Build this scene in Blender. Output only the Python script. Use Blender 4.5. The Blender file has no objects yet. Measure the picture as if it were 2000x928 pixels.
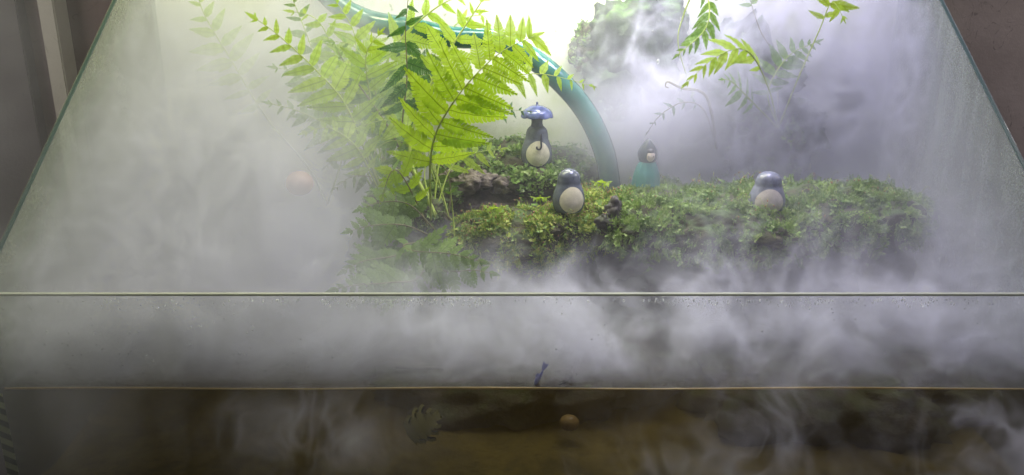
import bpy, bmesh, math, random
import numpy as np
from mathutils import Vector, Matrix, Euler, noise as mnoise

random.seed(7); RNG = np.random.default_rng(7)
S = bpy.context.scene
C = S.collection
PI = math.pi

# ------------------------------------------------------------------ camera
F_PX = 1500.0; PITCH = math.radians(16.4); CAM_Z = 0.307
cam_d = bpy.data.cameras.new('camera'); cam_d.sensor_width = 36.0; cam_d.lens = F_PX / 2000 * 36
cam_d.clip_start = 0.01; cam_d.clip_end = 60
cam = bpy.data.objects.new('camera', cam_d); C.objects.link(cam)
cam.location = (0, 0, CAM_Z); cam.rotation_euler = (PI / 2 - PITCH, 0, 0)
S.camera = cam

# ------------------------------------------------------------------ world, exposure, render
S.world = bpy.data.worlds.new('World'); S.world.use_nodes = True
bg = S.world.node_tree.nodes['Background']
bg.inputs[0].default_value = (0.88, 0.88, 1.0, 1); bg.inputs[1].default_value = 0.04
S.view_settings.view_transform = 'Standard'; S.view_settings.look = 'None'
S.view_settings.exposure = 0.0; S.view_settings.gamma = 1.0
cy = S.cycles
cy.volume_bounces = 2; cy.max_bounces = 10; cy.diffuse_bounces = 3; cy.glossy_bounces = 3
cy.transmission_bounces = 6; cy.transparent_max_bounces = 24
cy.volume_step_rate = 1.0; cy.volume_max_steps = 96
cy.use_denoising = True; cy.use_adaptive_sampling = True; cy.adaptive_threshold = 0.08
cy.sample_clamp_indirect = 4.0
cy.caustics_reflective = False; cy.caustics_refractive = False

# ------------------------------------------------------------------ lamps (the lit aquarium lamp above the tank, added fills for fog and room)
def area_lamp(name, loc, target, sx, sy, power, color):
    l = bpy.data.lights.new(name, 'AREA'); l.shape = 'RECTANGLE'; l.size = sx; l.size_y = sy
    l.energy = power; l.color = color
    o = bpy.data.objects.new(name, l); C.objects.link(o); o.location = loc
    o.rotation_euler = (Vector(target) - Vector(loc)).to_track_quat('-Z', 'Y').to_euler()
    return o
area_lamp('aquarium_lamp_and_fill', (0.02, 0.77, 0.64), (0.02, 0.79, 0), 0.46, 0.14, 3.5, (1.0, 0.99, 0.78))
area_lamp('aquarium_lamp_and_fill', (-0.30, 0.80, 0.62), (-0.28, 0.80, 0), 0.25, 0.08, 1.6, (0.96, 1.0, 0.52))  # added left fill, its green standing for light bounced through the leaves
area_lamp('aquarium_lamp_and_fill', (0.03, 0.925, 0.40), (0.05, 0.955, 0.2), 0.20, 0.03, 0.85, (1.0, 1.0, 0.95))
area_lamp('aquarium_lamp_and_fill', (0.28, 0.73, 0.60), (0.22, 0.76, 0), 0.25, 0.08, 2.4, (0.64, 0.61, 1.0))
area_lamp('aquarium_lamp_and_fill', (0.185, 0.90, 0.37), (0.185, 0.915, 0.15), 0.08, 0.04, 0.10, (0.86, 0.84, 1.0)).data.spread = math.radians(75)  # added lilac fill that brightens the fog bank behind the figurine
area_lamp('room_fill', (-1.3, 0.75, 0.9), (-1.0, 1.45, 0.2), 0.5, 0.5, 4.5, (1.0, 0.93, 0.90))  # unseen fill added to brighten the left wall
area_lamp('room_fill', (1.3, 0.75, 0.9), (1.0, 1.35, 0.2), 0.5, 0.5, 5.5, (1.0, 0.95, 0.92))  # unseen fill added to brighten the right wall
area_lamp('room_fill', (0.1, -0.5, 1.0), (0.0, 0.85, 0.1), 0.6, 0.6, 1.3, (1.0, 0.97, 0.95))  # soft fill added behind the camera for general room brightness

# ------------------------------------------------------------------ helpers
def P(x, y, Y):
    """photograph pixel (2000 wide) and distance from the lens plane -> point of the place"""
    u = x - 1000.0; v = y - 464.0
    dy = F_PX * math.cos(PITCH) - v * math.sin(PITCH)
    dz = -F_PX * math.sin(PITCH) - v * math.cos(PITCH)
    return Vector((u / dy * Y, Y, CAM_Z + dz / dy * Y))

def tag(o, label=None, cat=None, group=None, kind=None):
    if label: o['label'] = label
    if cat: o['category'] = cat
    if group: o['group'] = group
    if kind: o['kind'] = kind
    return o

def empty(name, loc, rz=0.0):
    o = bpy.data.objects.new(name, None); C.objects.link(o); o.location = loc; o.rotation_euler = (0, 0, rz)
    o.empty_display_size = 0.01
    return o

def mesh_obj(name, me, mat=None, parent=None, smooth=True):
    o = bpy.data.objects.new(name, me); C.objects.link(o)
    if mat is not None:
        for m in (mat if isinstance(mat, (list, tuple)) else [mat]):
            if m.name not in [x.name for x in me.materials if x]: me.materials.append(m)
    if smooth and len(me.polygons): me.polygons.foreach_set('use_smooth', [True] * len(me.polygons))
    if parent is not None: o.parent = parent
    return o

def from_data(name, V, Fc, mat=None, parent=None, smooth=True):
    me = bpy.data.meshes.new(name); me.from_pydata([tuple(v) for v in V], [], [tuple(f) for f in Fc]); me.update()
    return mesh_obj(name, me, mat, parent, smooth)

def from_quads(name, V, n_per=4, mat=None, parent=None, smooth=False, idx=None):
    """fast numpy mesh. V (N,3); idx (M,k) faces"""
    me = bpy.data.meshes.new(name)
    V = np.asarray(V, dtype=np.float32); idx = np.asarray(idx, dtype=np.int32)
    M, k = idx.shape
    me.vertices.add(len(V)); me.vertices.foreach_set('co', V.ravel())
    me.loops.add(M * k); me.loops.foreach_set('vertex_index', idx.ravel())
    me.polygons.add(M); me.polygons.foreach_set('loop_start', np.arange(0, M * k, k, dtype=np.int32))
    me.polygons.foreach_set('loop_total', np.full(M, k, dtype=np.int32))
    me.update(calc_edges=True); me.validate()
    return mesh_obj(name, me, mat, parent, smooth)

def box(name, lo, hi, mat=None, parent=None, bevel=0.0):
    bm = bmesh.new(); bmesh.ops.create_cube(bm, size=1.0)
    lo = Vector(lo); hi = Vector(hi); c = (lo + hi) / 2; d = hi - lo
    for v in bm.verts: v.co = Vector((v.co.x * d.x, v.co.y * d.y, v.co.z * d.z)) + c
    if bevel: bmesh.ops.bevel(bm, geom=bm.edges[:], offset=bevel, segments=2, affect='EDGES')
    me = bpy.data.meshes.new(name); bm.to_mesh(me); bm.free()
    return mesh_obj(name, me, mat, parent, smooth=False)

def catmull(pts, n=8):
    pts = [Vector(p) for p in pts]
    if len(pts) == 2: return [pts[0].lerp(pts[1], i / n) for i in range(n + 1)]
    q = [pts[0] * 2 - pts[1]] + pts + [pts[-1] * 2 - pts[-2]]
    out = []
    for i in range(1, len(q) - 2):
        a, b, c, d = q[i - 1:i + 3]
        for k in range(n):
            t = k / n
            out.append(0.5 * ((2 * b) + (c - a) * t + (2 * a - 5 * b + 4 * c - d) * t * t + (3 * b - a - 3 * c + d) * t ** 3))
    out.append(pts[-1]); return out

def tube_data(path, radii, seg=8, cap=True):
    V = []; Fc = []
    up = Vector((0.13, 0.2, 1)).normalized(); prev = None
    n = len(path)
    for i, p in enumerate(path):
        t = (path[min(i + 1, n - 1)] - path[max(i - 1, 0)])
        if t.length < 1e-9: t = Vector((0, 0, 1))
        t.normalize()
        if prev is None: a = t.cross(up); a = a.normalized() if a.length > 1e-4 else Vector((1, 0, 0))
        else:
            a = prev - t * prev.dot(t); a.normalize()
        prev = a; b = t.cross(a)
        r = radii[i] if isinstance(radii, (list, tuple)) else radii
        for k in range(seg):
            an = 2 * PI * k / seg
            V.append(p + a * (r * math.cos(an)) + b * (r * math.sin(an)))
    for i in range(n - 1):
        for k in range(seg):
            Fc.append((i * seg + k, i * seg + (k + 1) % seg, (i + 1) * seg + (k + 1) % seg, (i + 1) * seg + k))
    if cap:
        Fc.append(tuple(reversed(range(seg)))); Fc.append(tuple(range((n - 1) * seg, n * seg)))
    return V, Fc

def tube(name, path, radii, mat, parent=None, seg=8):
    V, Fc = tube_data(path, radii, seg); return from_data(name, V, Fc, mat, parent)

# ------------------------------------------------------------------ node helpers
def new_mat(name):
    m = bpy.data.materials.new(name); m.use_nodes = True; m.node_tree.nodes.clear()
    out = m.node_tree.nodes.new('ShaderNodeOutputMaterial')
    return m, m.node_tree, out

class E:                                    # tiny expression wrapper round value sockets
    def __init__(s, nt, v): s.nt = nt; s.v = v
    def _op(s, op, *a, clamp=False):
        n = s.nt.nodes.new('ShaderNodeMath'); n.operation = op; n.use_clamp = clamp
        for i, x in enumerate((s,) + a):
            x = x.v if isinstance(x, E) else x
            if isinstance(x, (int, float)): n.inputs[i].default_value = float(x)
            else: s.nt.links.new(x, n.inputs[i])
        return E(s.nt, n.outputs[0])
    def __add__(s, o): return s._op('ADD', o)
    __radd__ = __add__
    def __sub__(s, o): return s._op('SUBTRACT', o)
    def __rsub__(s, o): return (s * -1.0) + o
    def __mul__(s, o): return s._op('MULTIPLY', o)
    __rmul__ = __mul__
    def __truediv__(s, o): return s._op('DIVIDE', o)
    def pow(s, o): return s._op('POWER', o)
    def max(s, o): return s._op('MAXIMUM', o)
    def min(s, o): return s._op('MINIMUM', o)
    def abs(s): return s._op('ABSOLUTE')
    def exp(s): return s._op('EXPONENT')
    def clamp(s): return s._op('ADD', 0.0, clamp=True)
    def step(s, a, b):                      # smooth 0 at a -> 1 at b (either order)
        n = s.nt.nodes.new('ShaderNodeMapRange'); n.interpolation_type = 'SMOOTHSTEP'
        flip = a > b
        n.inputs['From Min'].default_value = min(a, b); n.inputs['From Max'].default_value = max(a, b)
        n.inputs['To Min'].default_value = 1.0 if flip else 0.0; n.inputs['To Max'].default_value = 0.0 if flip else 1.0
        s.nt.links.new(s.v, n.inputs['Value']); return E(s.nt, n.outputs['Result'])

def coords(nt, kind='Object'):
    n = nt.nodes.new('ShaderNodeTexCoord'); return n.outputs[kind]
def world_pos(nt):
    return nt.nodes.new('ShaderNodeNewGeometry').outputs['Position']
def xyz(nt, s):
    n = nt.nodes.new('ShaderNodeSeparateXYZ'); nt.links.new(s, n.inputs[0]); return [E(nt, o) for o in n.outputs]
def mapping(nt, s, scale=(1, 1, 1), loc=(0, 0, 0), rot=(0, 0, 0)):
    n = nt.nodes.new('ShaderNodeMapping'); n.inputs['Scale'].default_value = scale; n.inputs['Location'].default_value = loc
    n.inputs['Rotation'].default_value = rot
    nt.links.new(s, n.inputs['Vector']); return n.outputs[0]
def noise(nt, s, scale, detail=3, rough=0.55, dist=0.0, color=False, lac=2.0):
    n = nt.nodes.new('ShaderNodeTexNoise'); n.inputs['Scale'].default_value = scale; n.inputs['Detail'].default_value = detail
    n.inputs['Roughness'].default_value = rough; n.inputs['Distortion'].default_value = dist; n.inputs['Lacunarity'].default_value = lac
    nt.links.new(s, n.inputs['Vector']); return n.outputs['Color'] if color else E(nt, n.outputs[0])
def ramp(nt, fac, stops, mode='LINEAR'):
    n = nt.nodes.new('ShaderNodeValToRGB'); cr = n.color_ramp; cr.interpolation = mode
    while len(cr.elements) < len(stops): cr.elements.new(0.5)
    for e, (p, c) in zip(cr.elements, stops): e.position = p; e.color = (*c, 1) if len(c) == 3 else c
    nt.links.new(fac.v if isinstance(fac, E) else fac, n.inputs[0]); return n.outputs[0]
def mixc(nt, fac, a, b):
    n = nt.nodes.new('ShaderNodeMix'); n.data_type = 'RGBA'
    for sock, v in ((n.inputs[0], fac), (n.inputs[6], a), (n.inputs[7], b)):
        if isinstance(v, E): v = v.v
        if isinstance(v, (int, float)): sock.default_value = v
        elif isinstance(v, tuple): sock.default_value = (*v, 1) if len(v) == 3 else v
        else: nt.links.new(v, sock)
    return n.outputs[2]
def bump(nt, h, strength=0.3, dist=0.002):
    n = nt.nodes.new('ShaderNodeBump'); n.inputs['Strength'].default_value = strength; n.inputs['Distance'].default_value = dist
    nt.links.new(h.v if isinstance(h, E) else h, n.inputs['Height']); return n.outputs[0]
def principled(nt, out, base, rough=0.5, nrm=None, **kw):
    n = nt.nodes.new('ShaderNodeBsdfPrincipled')
    if isinstance(base, tuple): n.inputs['Base Color'].default_value = (*base, 1)
    else: nt.links.new(base, n.inputs['Base Color'])
    if isinstance(rough, E): nt.links.new(rough.v, n.inputs['Roughness'])
    else: n.inputs['Roughness'].default_value = rough
    if nrm is not None: nt.links.new(nrm, n.inputs['Normal'])
    for k, v in kw.items(): n.inputs[k.replace('_', ' ')].default_value = v
    if out is not None: nt.links.new(n.outputs[0], out.inputs['Surface'])
    return n
def shader(nt, typ, **kw):
    n = nt.nodes.new(typ)
    for k, v in kw.items():
        s = n.inputs[k.replace('_', ' ')]
        if isinstance(v, E): nt.links.new(v.v, s)
        elif isinstance(v, bpy.types.NodeSocket): nt.links.new(v, s)
        elif isinstance(v, tuple): s.default_value = (*v, 1) if len(v) == 3 else v
        else: s.default_value = v
    return n.outputs[0]
def mixs(nt, fac, a, b, out=None):
    n = nt.nodes.new('ShaderNodeMixShader')
    if isinstance(fac, E): nt.links.new(fac.v, n.inputs[0])
    elif isinstance(fac, bpy.types.NodeSocket): nt.links.new(fac, n.inputs[0])
    else: n.inputs[0].default_value = fac
    nt.links.new(a, n.inputs[1]); nt.links.new(b, n.inputs[2])
    if out is not None: nt.links.new(n.outputs[0], out.inputs['Surface'])
    return n.outputs[0]
def fresnel(nt, ior=1.45):
    n = nt.nodes.new('ShaderNodeFresnel'); n.inputs[0].default_value = ior; return n.outputs[0]

# ------------------------------------------------------------------ materials
M = {}
def leaf_mat(name, c1, c2, trans=0.5, rough=0.45, spots=False):
    m, nt, out = new_mat(name)
    oi = nt.nodes.new('ShaderNodeObjectInfo')
    co = coords(nt)
    n = noise(nt, co, 3.0, 4)
    f = (E(nt, oi.outputs['Random']) * 0.6 + n * 0.5).clamp()
    col = mixc(nt, f, c1, c2)
    x, y, z = xyz(nt, co)
    col = mixc(nt, x.step(.70, .98) * noise(nt, co, 2.5, 2).step(.50, .62) * .7, col, (.20, .11, .03))
    vein = (y.abs()).step(0.0, 0.018)
    col = mixc(nt, vein, tuple(k * .6 for k in c1), col)
    nr = bump(nt, noise(nt, co, 22, 3), 0.25, 0.02)
    d = principled(nt, None, col, rough, nr).outputs[0]
    bright = nt.nodes.new('ShaderNodeHueSaturation'); bright.inputs['Saturation'].default_value = 1.05; bright.inputs['Value'].default_value = 1.55
    nt.links.new(col, bright.inputs['Color'])
    t = shader(nt, 'ShaderNodeBsdfTranslucent', Color=bright.outputs[0])
    mixs(nt, trans, d, t, out); return m
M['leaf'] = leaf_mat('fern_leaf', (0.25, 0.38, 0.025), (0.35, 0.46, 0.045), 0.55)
M['leaf_dark'] = leaf_mat('fern_leaf_dark', (0.035, 0.10, 0.02), (0.07, 0.17, 0.03), 0.3)  # darkness of backlit leaf undersides put into this colour
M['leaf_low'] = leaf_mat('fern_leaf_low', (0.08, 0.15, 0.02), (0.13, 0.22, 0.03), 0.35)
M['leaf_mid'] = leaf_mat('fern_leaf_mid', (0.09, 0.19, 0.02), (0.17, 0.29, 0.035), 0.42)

def simple(name, col, rough=0.5, nscale=40, var=0.3, bstr=0.2, bdist=0.001, **kw):
    m, nt, out = new_mat(name); co = coords(nt); n = noise(nt, co, nscale, 4)
    c = mixc(nt, n, tuple(k * (1 - var) for k in col), tuple(min(1, k * (1 + var)) for k in col))
    principled(nt, out, c, rough, bump(nt, n, bstr, bdist), **kw); return m
M['stem'] = simple('fern_stem', (0.32, 0.40, 0.08), 0.5)
M['stem_dark'] = simple('fern_stem_dark', (0.16, 0.14, 0.06), 0.55)
M['cap_red'] = simple('sprout_tip', (0.30, 0.12, 0.07), 0.5)

def moss_mat(name, c1, c2, c3):
    m, nt, out = new_mat(name); p = world_pos(nt)
    n1 = noise(nt, p, 28, 3); n2 = noise(nt, p, 260, 2)
    col = mixc(nt, n1.step(0.35, 0.68), c1, c2); col = mixc(nt, n2.step(0.5, 0.75), col, c3)
    d = principled(nt, None, col, 0.55).outputs[0]
    t = shader(nt, 'ShaderNodeBsdfTranslucent', Color=col)
    mixs(nt, 0.35, d, t, out); return m
M['moss'] = moss_mat('moss_green', (0.10, 0.20, 0.03), (0.21, 0.35, 0.05), (0.32, 0.48, 0.09))
M['moss_yellow'] = moss_mat('moss_yellow', (0.22, 0.30, 0.04), (0.42, 0.48, 0.08), (0.60, 0.55, 0.18))
M['moss_fine'] = moss_mat('moss_fine', (0.15, 0.24, 0.06), (0.30, 0.41, 0.11), (0.54, 0.61, 0.26))

def rock_mat(name, c1, c2, green=0.3, scale=25):
    m, nt, out = new_mat(name); p = world_pos(nt)
    n1 = noise(nt, p, scale, 8, 0.65); n2 = noise(nt, p, scale * 8, 4, 0.6)
    col = mixc(nt, n1.step(0.3, 0.7), c1, c2)
    g = nt.nodes.new('ShaderNodeNewGeometry'); nx, ny, nz = xyz(nt, g.outputs['Normal'])
    gm = (nz.step(0.0, 0.9) * noise(nt, p, 40, 4).step(0.4, 0.6) * green).clamp()
    col = mixc(nt, gm, col, (0.07, 0.13, 0.03))
    h = n1 * 0.6 + n2 * 0.4
    principled(nt, out, col, 0.75, bump(nt, h, 0.8, 0.004)); return m
M['rock'] = rock_mat('dark_rock', (0.028, 0.025, 0.024), (0.085, 0.075, 0.068))
M['soil'] = rock_mat('brown_soil', (0.08, 0.06, 0.05), (0.26, 0.21, 0.18), 0.1, 60)
M['bark'] = rock_mat('mossy_bark', (0.020, 0.024, 0.020), (0.05, 0.07, 0.03), 1.0, 22)

def glaze(name, col, rough=0.18, var=0.25, scale=120):
    m, nt, out = new_mat(name); co = coords(nt)
    n = noise(nt, co, scale, 5, 0.6); n2 = noise(nt, co, scale * 3, 2)
    c = mixc(nt, n.step(0.3, 0.7), tuple(k * (1 - var) for k in col), tuple(min(1, k * (1 + var)) for k in col))
    c = mixc(nt, n2.step(0.66, 0.74) * 0.5, c, tuple(k * 0.3 for k in col))
    principled(nt, out, c, rough, bump(nt, n, 0.25, 0.0006), Coat_Weight=0.4, Coat_Roughness=0.08); return m
M['slate'] = glaze('slate_glaze', (0.11, 0.125, 0.155))
M['slate_pale'] = glaze('slate_glaze_pale', (0.14, 0.15, 0.20), 0.4)
M['cream'] = glaze('cream_glaze', (0.62, 0.58, 0.42), 0.35, 0.12)
M['buff'] = glaze('buff_glaze', (0.42, 0.38, 0.34), 0.5, 0.12)
M['blue'] = glaze('blue_glaze', (0.08, 0.10, 0.24), 0.15, 0.5, 90)
M['teal'] = glaze('teal_glaze', (0.045, 0.21, 0.19), 0.3, 0.1)
M['hood'] = glaze('hood_glaze', (0.022, 0.035, 0.04), 0.3, 0.2)
M['face'] = glaze('face_glaze', (0.62, 0.52, 0.44), 0.4, 0.05)
M['black'] = simple('black_paint', (0.02, 0.02, 0.025), 0.3)

def hose_mat():
    m, nt, out = new_mat('teal_hose'); p = world_pos(nt)
    n = noise(nt, p, 40, 5)
    c = mixc(nt, n.step(0.3, 0.7), (0.012, 0.085, 0.075), (0.03, 0.16, 0.13))
    c = mixc(nt, noise(nt, p, 12, 3).step(0.55, 0.75) * 0.6, c, (0.03, 0.16, 0.22))
    principled(nt, out, c, 0.16, bump(nt, noise(nt, p, 300, 2), 0.05, 0.0005), Coat_Weight=0.5); return m
M['hose'] = hose_mat()

def glass_mat(name, wet=0.0, tint=(0.93, 0.98, 0.95), streak=True, drops=0.0, col=(0.55, 0.58, 0.55)):
    """thin clear glass with a veil of condensation of strength `wet`"""
    m, nt, out = new_mat(name); p = world_pos(nt)
    tr = shader(nt, 'ShaderNodeBsdfTransparent', Color=tint)
    gl = shader(nt, 'ShaderNodeBsdfGlossy', Color=(1, 1, 1), Roughness=0.03)
    lw = nt.nodes.new('ShaderNodeLayerWeight'); lw.inputs[0].default_value = 0.35
    f = (E(nt, lw.outputs['Facing']).pow(3.0) * 0.5 + 0.02).clamp()
    base = mixs(nt, f, tr, gl)
    if wet > 0:
        st = noise(nt, mapping(nt, p, (60, 60, 9)), 1.0, 5, 0.6) if streak else noise(nt, p, 9, 4)
        fine = noise(nt, p, 420, 2)
        big = noise(nt, p, 7, 3)
        wz = xyz(nt, p)[2].step(-.001, .006)
        w = wz * (st.step(0.3, 0.7) * 0.35 + fine.step(0.35, 0.65) * 0.25 + big * 0.8) * wet
        d1 = shader(nt, 'ShaderNodeBsdfDiffuse', Color=col); d2 = shader(nt, 'ShaderNodeBsdfTranslucent', Color=col)
        veil = mixs(nt, 0.5, d1, d2)
        base = mixs(nt, w.clamp(), base, veil)
    nt.links.new(base, out.inputs['Surface']); return m
M['glass_side'] = glass_mat('fogged_side_glass', 0.55, col=(.42, .45, .45))
M['glass_left'] = glass_mat('fogged_left_glass', 0.5, streak=False, col=(.45, .47, .38))
M['glass_front'] = glass_mat('front_glass', 0.05, tint=(0.985, 0.99, 0.98), streak=False, col=(.6, .6, .55))
M['glass_edge'] = None
def edge_mat(name, c, t=0.5):
    m, nt, out = new_mat(name); p = world_pos(nt); n = noise(nt, p, 60, 4)
    col = mixc(nt, n, tuple(k * 0.7 for k in c), c)
    d = principled(nt, None, col, 0.3).outputs[0]; tl = shader(nt, 'ShaderNodeBsdfTranslucent', Color=col)
    mixs(nt, t, d, tl, out); return m
M['glass_edge'] = edge_mat('cut_glass_edge', (0.56, 0.58, 0.50), 0.4)  # frosted cut edge, paled to stand for light piped through the glass
M['glass_edge_side'] = edge_mat('green_cut_edge', (0.10, 0.15, 0.14), 0.4)
def seam_mat():
    m, nt, out = new_mat('silicone_seam'); p = world_pos(nt); x, y, z = xyz(nt, p)
    w = (z * 520.0 + x * 260.0)._op('SINE') * 0.5 + 0.5
    col = mixc(nt, w.step(0.3, 0.7), (0.10, 0.12, 0.05), (0.34, 0.38, 0.18))
    d = principled(nt, None, col, 0.35).outputs[0]; tl = shader(nt, 'ShaderNodeBsdfTranslucent', Color=col)
    mixs(nt, 0.35, d, tl, out); return m
M['seam'] = seam_mat()

def back_mat():
    m, nt, out = new_mat('tank_back_panel'); p = world_pos(nt)
    n = noise(nt, p, 9, 6, 0.6); n2 = noise(nt, p, 60, 4, 0.7); n3 = noise(nt, mapping(nt, p, (30, 30, 6)), 1.0, 5)
    col = mixc(nt, n.step(0.42, 0.75), (0.68, 0.68, 0.62), (0.42, 0.46, 0.24))
    col = mixc(nt, n2.step(0.62, 0.72) * 0.55, col, (0.16, 0.19, 0.08))
    col = mixc(nt, n3.step(0.5, 0.8) * 0.4, col, (0.50, 0.50, 0.42))
    principled(nt, out, col, 0.5, bump(nt, n2, 0.2, 0.001)); return m
M['back'] = back_mat()
def wall_mat(name, c1, c2, sc=4):
    m, nt, out = new_mat(name); p = world_pos(nt)
    n = noise(nt, p, sc, 7, 0.65); n2 = noise(nt, p, sc * 18, 5, 0.7); 
    vo = nt.nodes.new('ShaderNodeTexVoronoi'); vo.feature = 'DISTANCE_TO_EDGE'; vo.inputs['Scale'].default_value = 7
    nt.links.new(noise(nt, p, 3, 4, color=True), vo.inputs['Vector'])
    crack = E(nt, vo.outputs[0]).step(0.012, 0.0) * n2.step(0.45, 0.6)
    col = mixc(nt, n.step(0.3, 0.7), c1, c2); col = mixc(nt, n2.step(0.66, 0.74) * 0.6, col, tuple(k * 0.4 for k in c1))
    col = mixc(nt, crack * 0.7, col, tuple(k * 0.3 for k in c1))
    principled(nt, out, col, 0.85, bump(nt, n2, 0.4, 0.003)); return m
M['wall'] = wall_mat('brown_plaster', (0.20, 0.165, 0.15), (0.29, 0.245, 0.225))
M['wall_left'] = wall_mat('brown_board', (0.20, 0.15, 0.13), (0.28, 0.22, 0.20))
M['panel_dark'] = wall_mat('dark_board', (0.10, 0.085, 0.08), (0.14, 0.12, 0.11))
M['trim'] = wall_mat('pale_trim', (0.55, 0.52, 0.43), (0.66, 0.62, 0.52))

def sand_mat():
    m, nt, out = new_mat('silty_tank_bed'); p = world_pos(nt)
    n = noise(nt, p, 30, 7, 0.7); n2 = noise(nt, mapping(nt, p, (90, 260, 90)), 1.0, 4, 0.7)
    col = mixc(nt, n.step(0.3, 0.7), (0.045, 0.034, 0.010), (0.105, 0.080, 0.020))
    col = mixc(nt, n2.step(0.58, 0.7), col, (0.04, 0.03, 0.01))
    principled(nt, out, col, 0.9, bump(nt, n, 0.8, 0.006)); return m
M['sand'] = sand_mat()

# water: skin + murk inside
def water_mat():
    m, nt, out = new_mat('murky_water'); p = world_pos(nt)
    nr = bump(nt, noise(nt, p, 22, 2), 0.12, 0.004)
    tr = shader(nt, 'ShaderNodeBsdfTransparent', Color=(0.97, 0.97, 0.93))
    gl = shader(nt, 'ShaderNodeBsdfGlossy', Color=(1, 1, 1), Roughness=0.06, Normal=nr)
    lw = nt.nodes.new('ShaderNodeLayerWeight'); lw.inputs[0].default_value = 0.5
    nt.links.new(nr, lw.inputs['Normal'])
    f = (E(nt, lw.outputs['Facing']).pow(3.2) * 0.85 + 0.02).clamp()
    mixs(nt, f, tr, gl, out)
    n = nt.nodes.new('ShaderNodeVolumePrincipled')
    n.inputs['Color'].default_value = (0.11, 0.08, 0.024, 1); n.inputs['Density'].default_value = 7.0
    n.inputs['Absorption Color'].default_value = (0.5, 0.4, 0.15, 1); n.inputs['Anisotropy'].default_value = 0.3
    nt.links.new(n.outputs[0], out.inputs['Volume'])
    return m
M['water'] = water_mat()
def drop_mat():
    m, nt, out = new_mat('water_drop')
    g = shader(nt, 'ShaderNodeBsdfGlass', Color=(1, 1, 1), Roughness=0.0, IOR=1.33)
    tr = shader(nt, 'ShaderNodeBsdfTransparent', Color=(0.95, 0.96, 0.98))
    gl = shader(nt, 'ShaderNodeBsdfGlossy', Color=(1, 1, 1), Roughness=0.02); mixs(nt, E(nt, fresnel(nt, 1.33)) * .8 + .03, tr, gl, out); m2 = out.inputs['Surface'].links[0].from_socket; mixs(nt, .25, m2, shader(nt, 'ShaderNodeBsdfTranslucent', Color=(.9, .9, .9)), out); return m
M['drop'] = drop_mat()

# ------------------------------------------------------------------ room setting
XL, XR, YF, YB = -0.432, 0.467, 0.587, 0.972      # inner tank faces
RIM = 0.086; SL = 0.798                            # front pane top, slope of the side panes' cut
ZBOT = -0.115
def sheet(name, pts, mat):
    o = from_data(name, pts, [tuple(range(len(pts)))], mat, smooth=False); tag(o, kind='structure'); return o
# one wall behind the tank, in two finishes, each a slab
box_w = box('room_wall', (0.0, 1.32, -0.6), (3.0, 1.42, 1.6), M['wall']); tag(box_w, kind='structure')
box_l = box('room_wall', (-3.0, 1.42, -0.6), (-0.003, 1.52, 1.6), M['wall_left']); tag(box_l, kind='structure')
tab = box('table_top', (-1.2, 0.30, ZBOT - 0.045), (1.2, 1.30, ZBOT - 0.012), simple('dark_table', (0.02, 0.017, 0.014), 0.5), bevel=0.003); tag(tab, kind='structure')
fl = box('floor', (-3, -3, -0.82), (3, 1.9, -0.75), simple('dark_floor', (0.05, 0.045, 0.04), 0.7)); tag(fl, kind='structure')
# pale upright trim and darker board at the left
pt = P(74, 0, 1.38); pt2 = P(106, 0, 1.38)
t = box('door_trim', (pt.x, 1.375, -0.5), (pt2.x, 1.418, 1.4), M['trim'], bevel=0.002)
tag(t, 'pale cream upright wooden trim strip on the brown wall left of the tank', 'trim')
pd = P(30, 0, 1.39)
t = box('door_panel', (-2.2, 1.390, -0.5), (pd.x, 1.417, 1.4), M['panel_dark'], bevel=0.002)
tag(t, 'dark brown board standing at the far left edge beside the cream trim', 'panel')

# ------------------------------------------------------------------ tank
tank = empty('glass_tank', (0.0175, (YF + YB) / 2, ZBOT - 0.008))
tag(tank, 'fog-filled glass terrarium tank with low front pane and sloping sides', 'tank')
def tpart(o): 
    o.parent = tank; o.matrix_parent_inverse = Matrix.Translation(-Vector(tank.location)); return o
G = 0.005
def prism(name, poly, x0, x1, mat):
    n = len(poly); V = [(x0, y, z) for y, z in poly] + [(x1, y, z) for y, z in poly]
    Fc = [tuple(range(n)), tuple(reversed(range(n, 2 * n)))] + [(i, i + n, (i + 1) % n + n, (i + 1) % n) for i in range(n)]
    o = from_data(name, V, Fc, mat, smooth=False)
    bm = bmesh.new(); bm.from_mesh(o.data); bmesh.ops.recalc_face_normals(bm, faces=bm.faces); bm.to_mesh(o.data); bm.free()
    return o
ztop = RIM + SL * (YB - YF)
side = [(YF, ZBOT), (YB, ZBOT), (YB, ztop), (YF, RIM)]
tpart(prism('side_pane', side, XL - G, XL, M['glass_left']))
tpart(prism('side_pane', side, XR, XR + G, M['glass_side']))
# cut edges of the side panes (frosted, greenish)
def strip(name, a, b, w, mat, th=0.0012):
    (ya, za), (yb, zb) = a, b
    d = Vector((0, yb - ya, zb - za)).normalized(); nrm = Vector((0, -d.z, d.y))
    o = []
    A = Vector((0, ya, za)) + nrm * 0.0003; B = Vector((0, yb, zb)) + nrm * 0.0003
    V = []
    for p in (A, B):
        for xx in w:
            V.append((xx, p.y, p.z)); V.append((xx, p.y + nrm.y * th, p.z + nrm.z * th))
    Fc = [(0, 1, 3, 2), (4, 6, 7, 5), (0, 4, 5, 1), (2, 3, 7, 6), (1, 5, 7, 3), (0, 2, 6, 4)]
    return from_data(name, V, Fc, mat, smooth=False)
tpart(strip('side_pane_edge', (YF, RIM), (YB, ztop), (XL - .003, XL), M['glass_edge_side']))
tpart(strip('side_pane_edge', (YF, RIM), (YB, ztop), (XR, XR + .003), M['glass_edge_side']))
tpart(box('front_pane', (XL - G, YF - G, ZBOT), (XR + G, YF - 0.0003, RIM), M['glass_front']))
tpart(box('front_rim', (XL - G, YF - G, RIM + 0.0003), (XR + G, YF - 0.0003, RIM + 0.0020), M['glass_edge'], bevel=0.0004))
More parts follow.
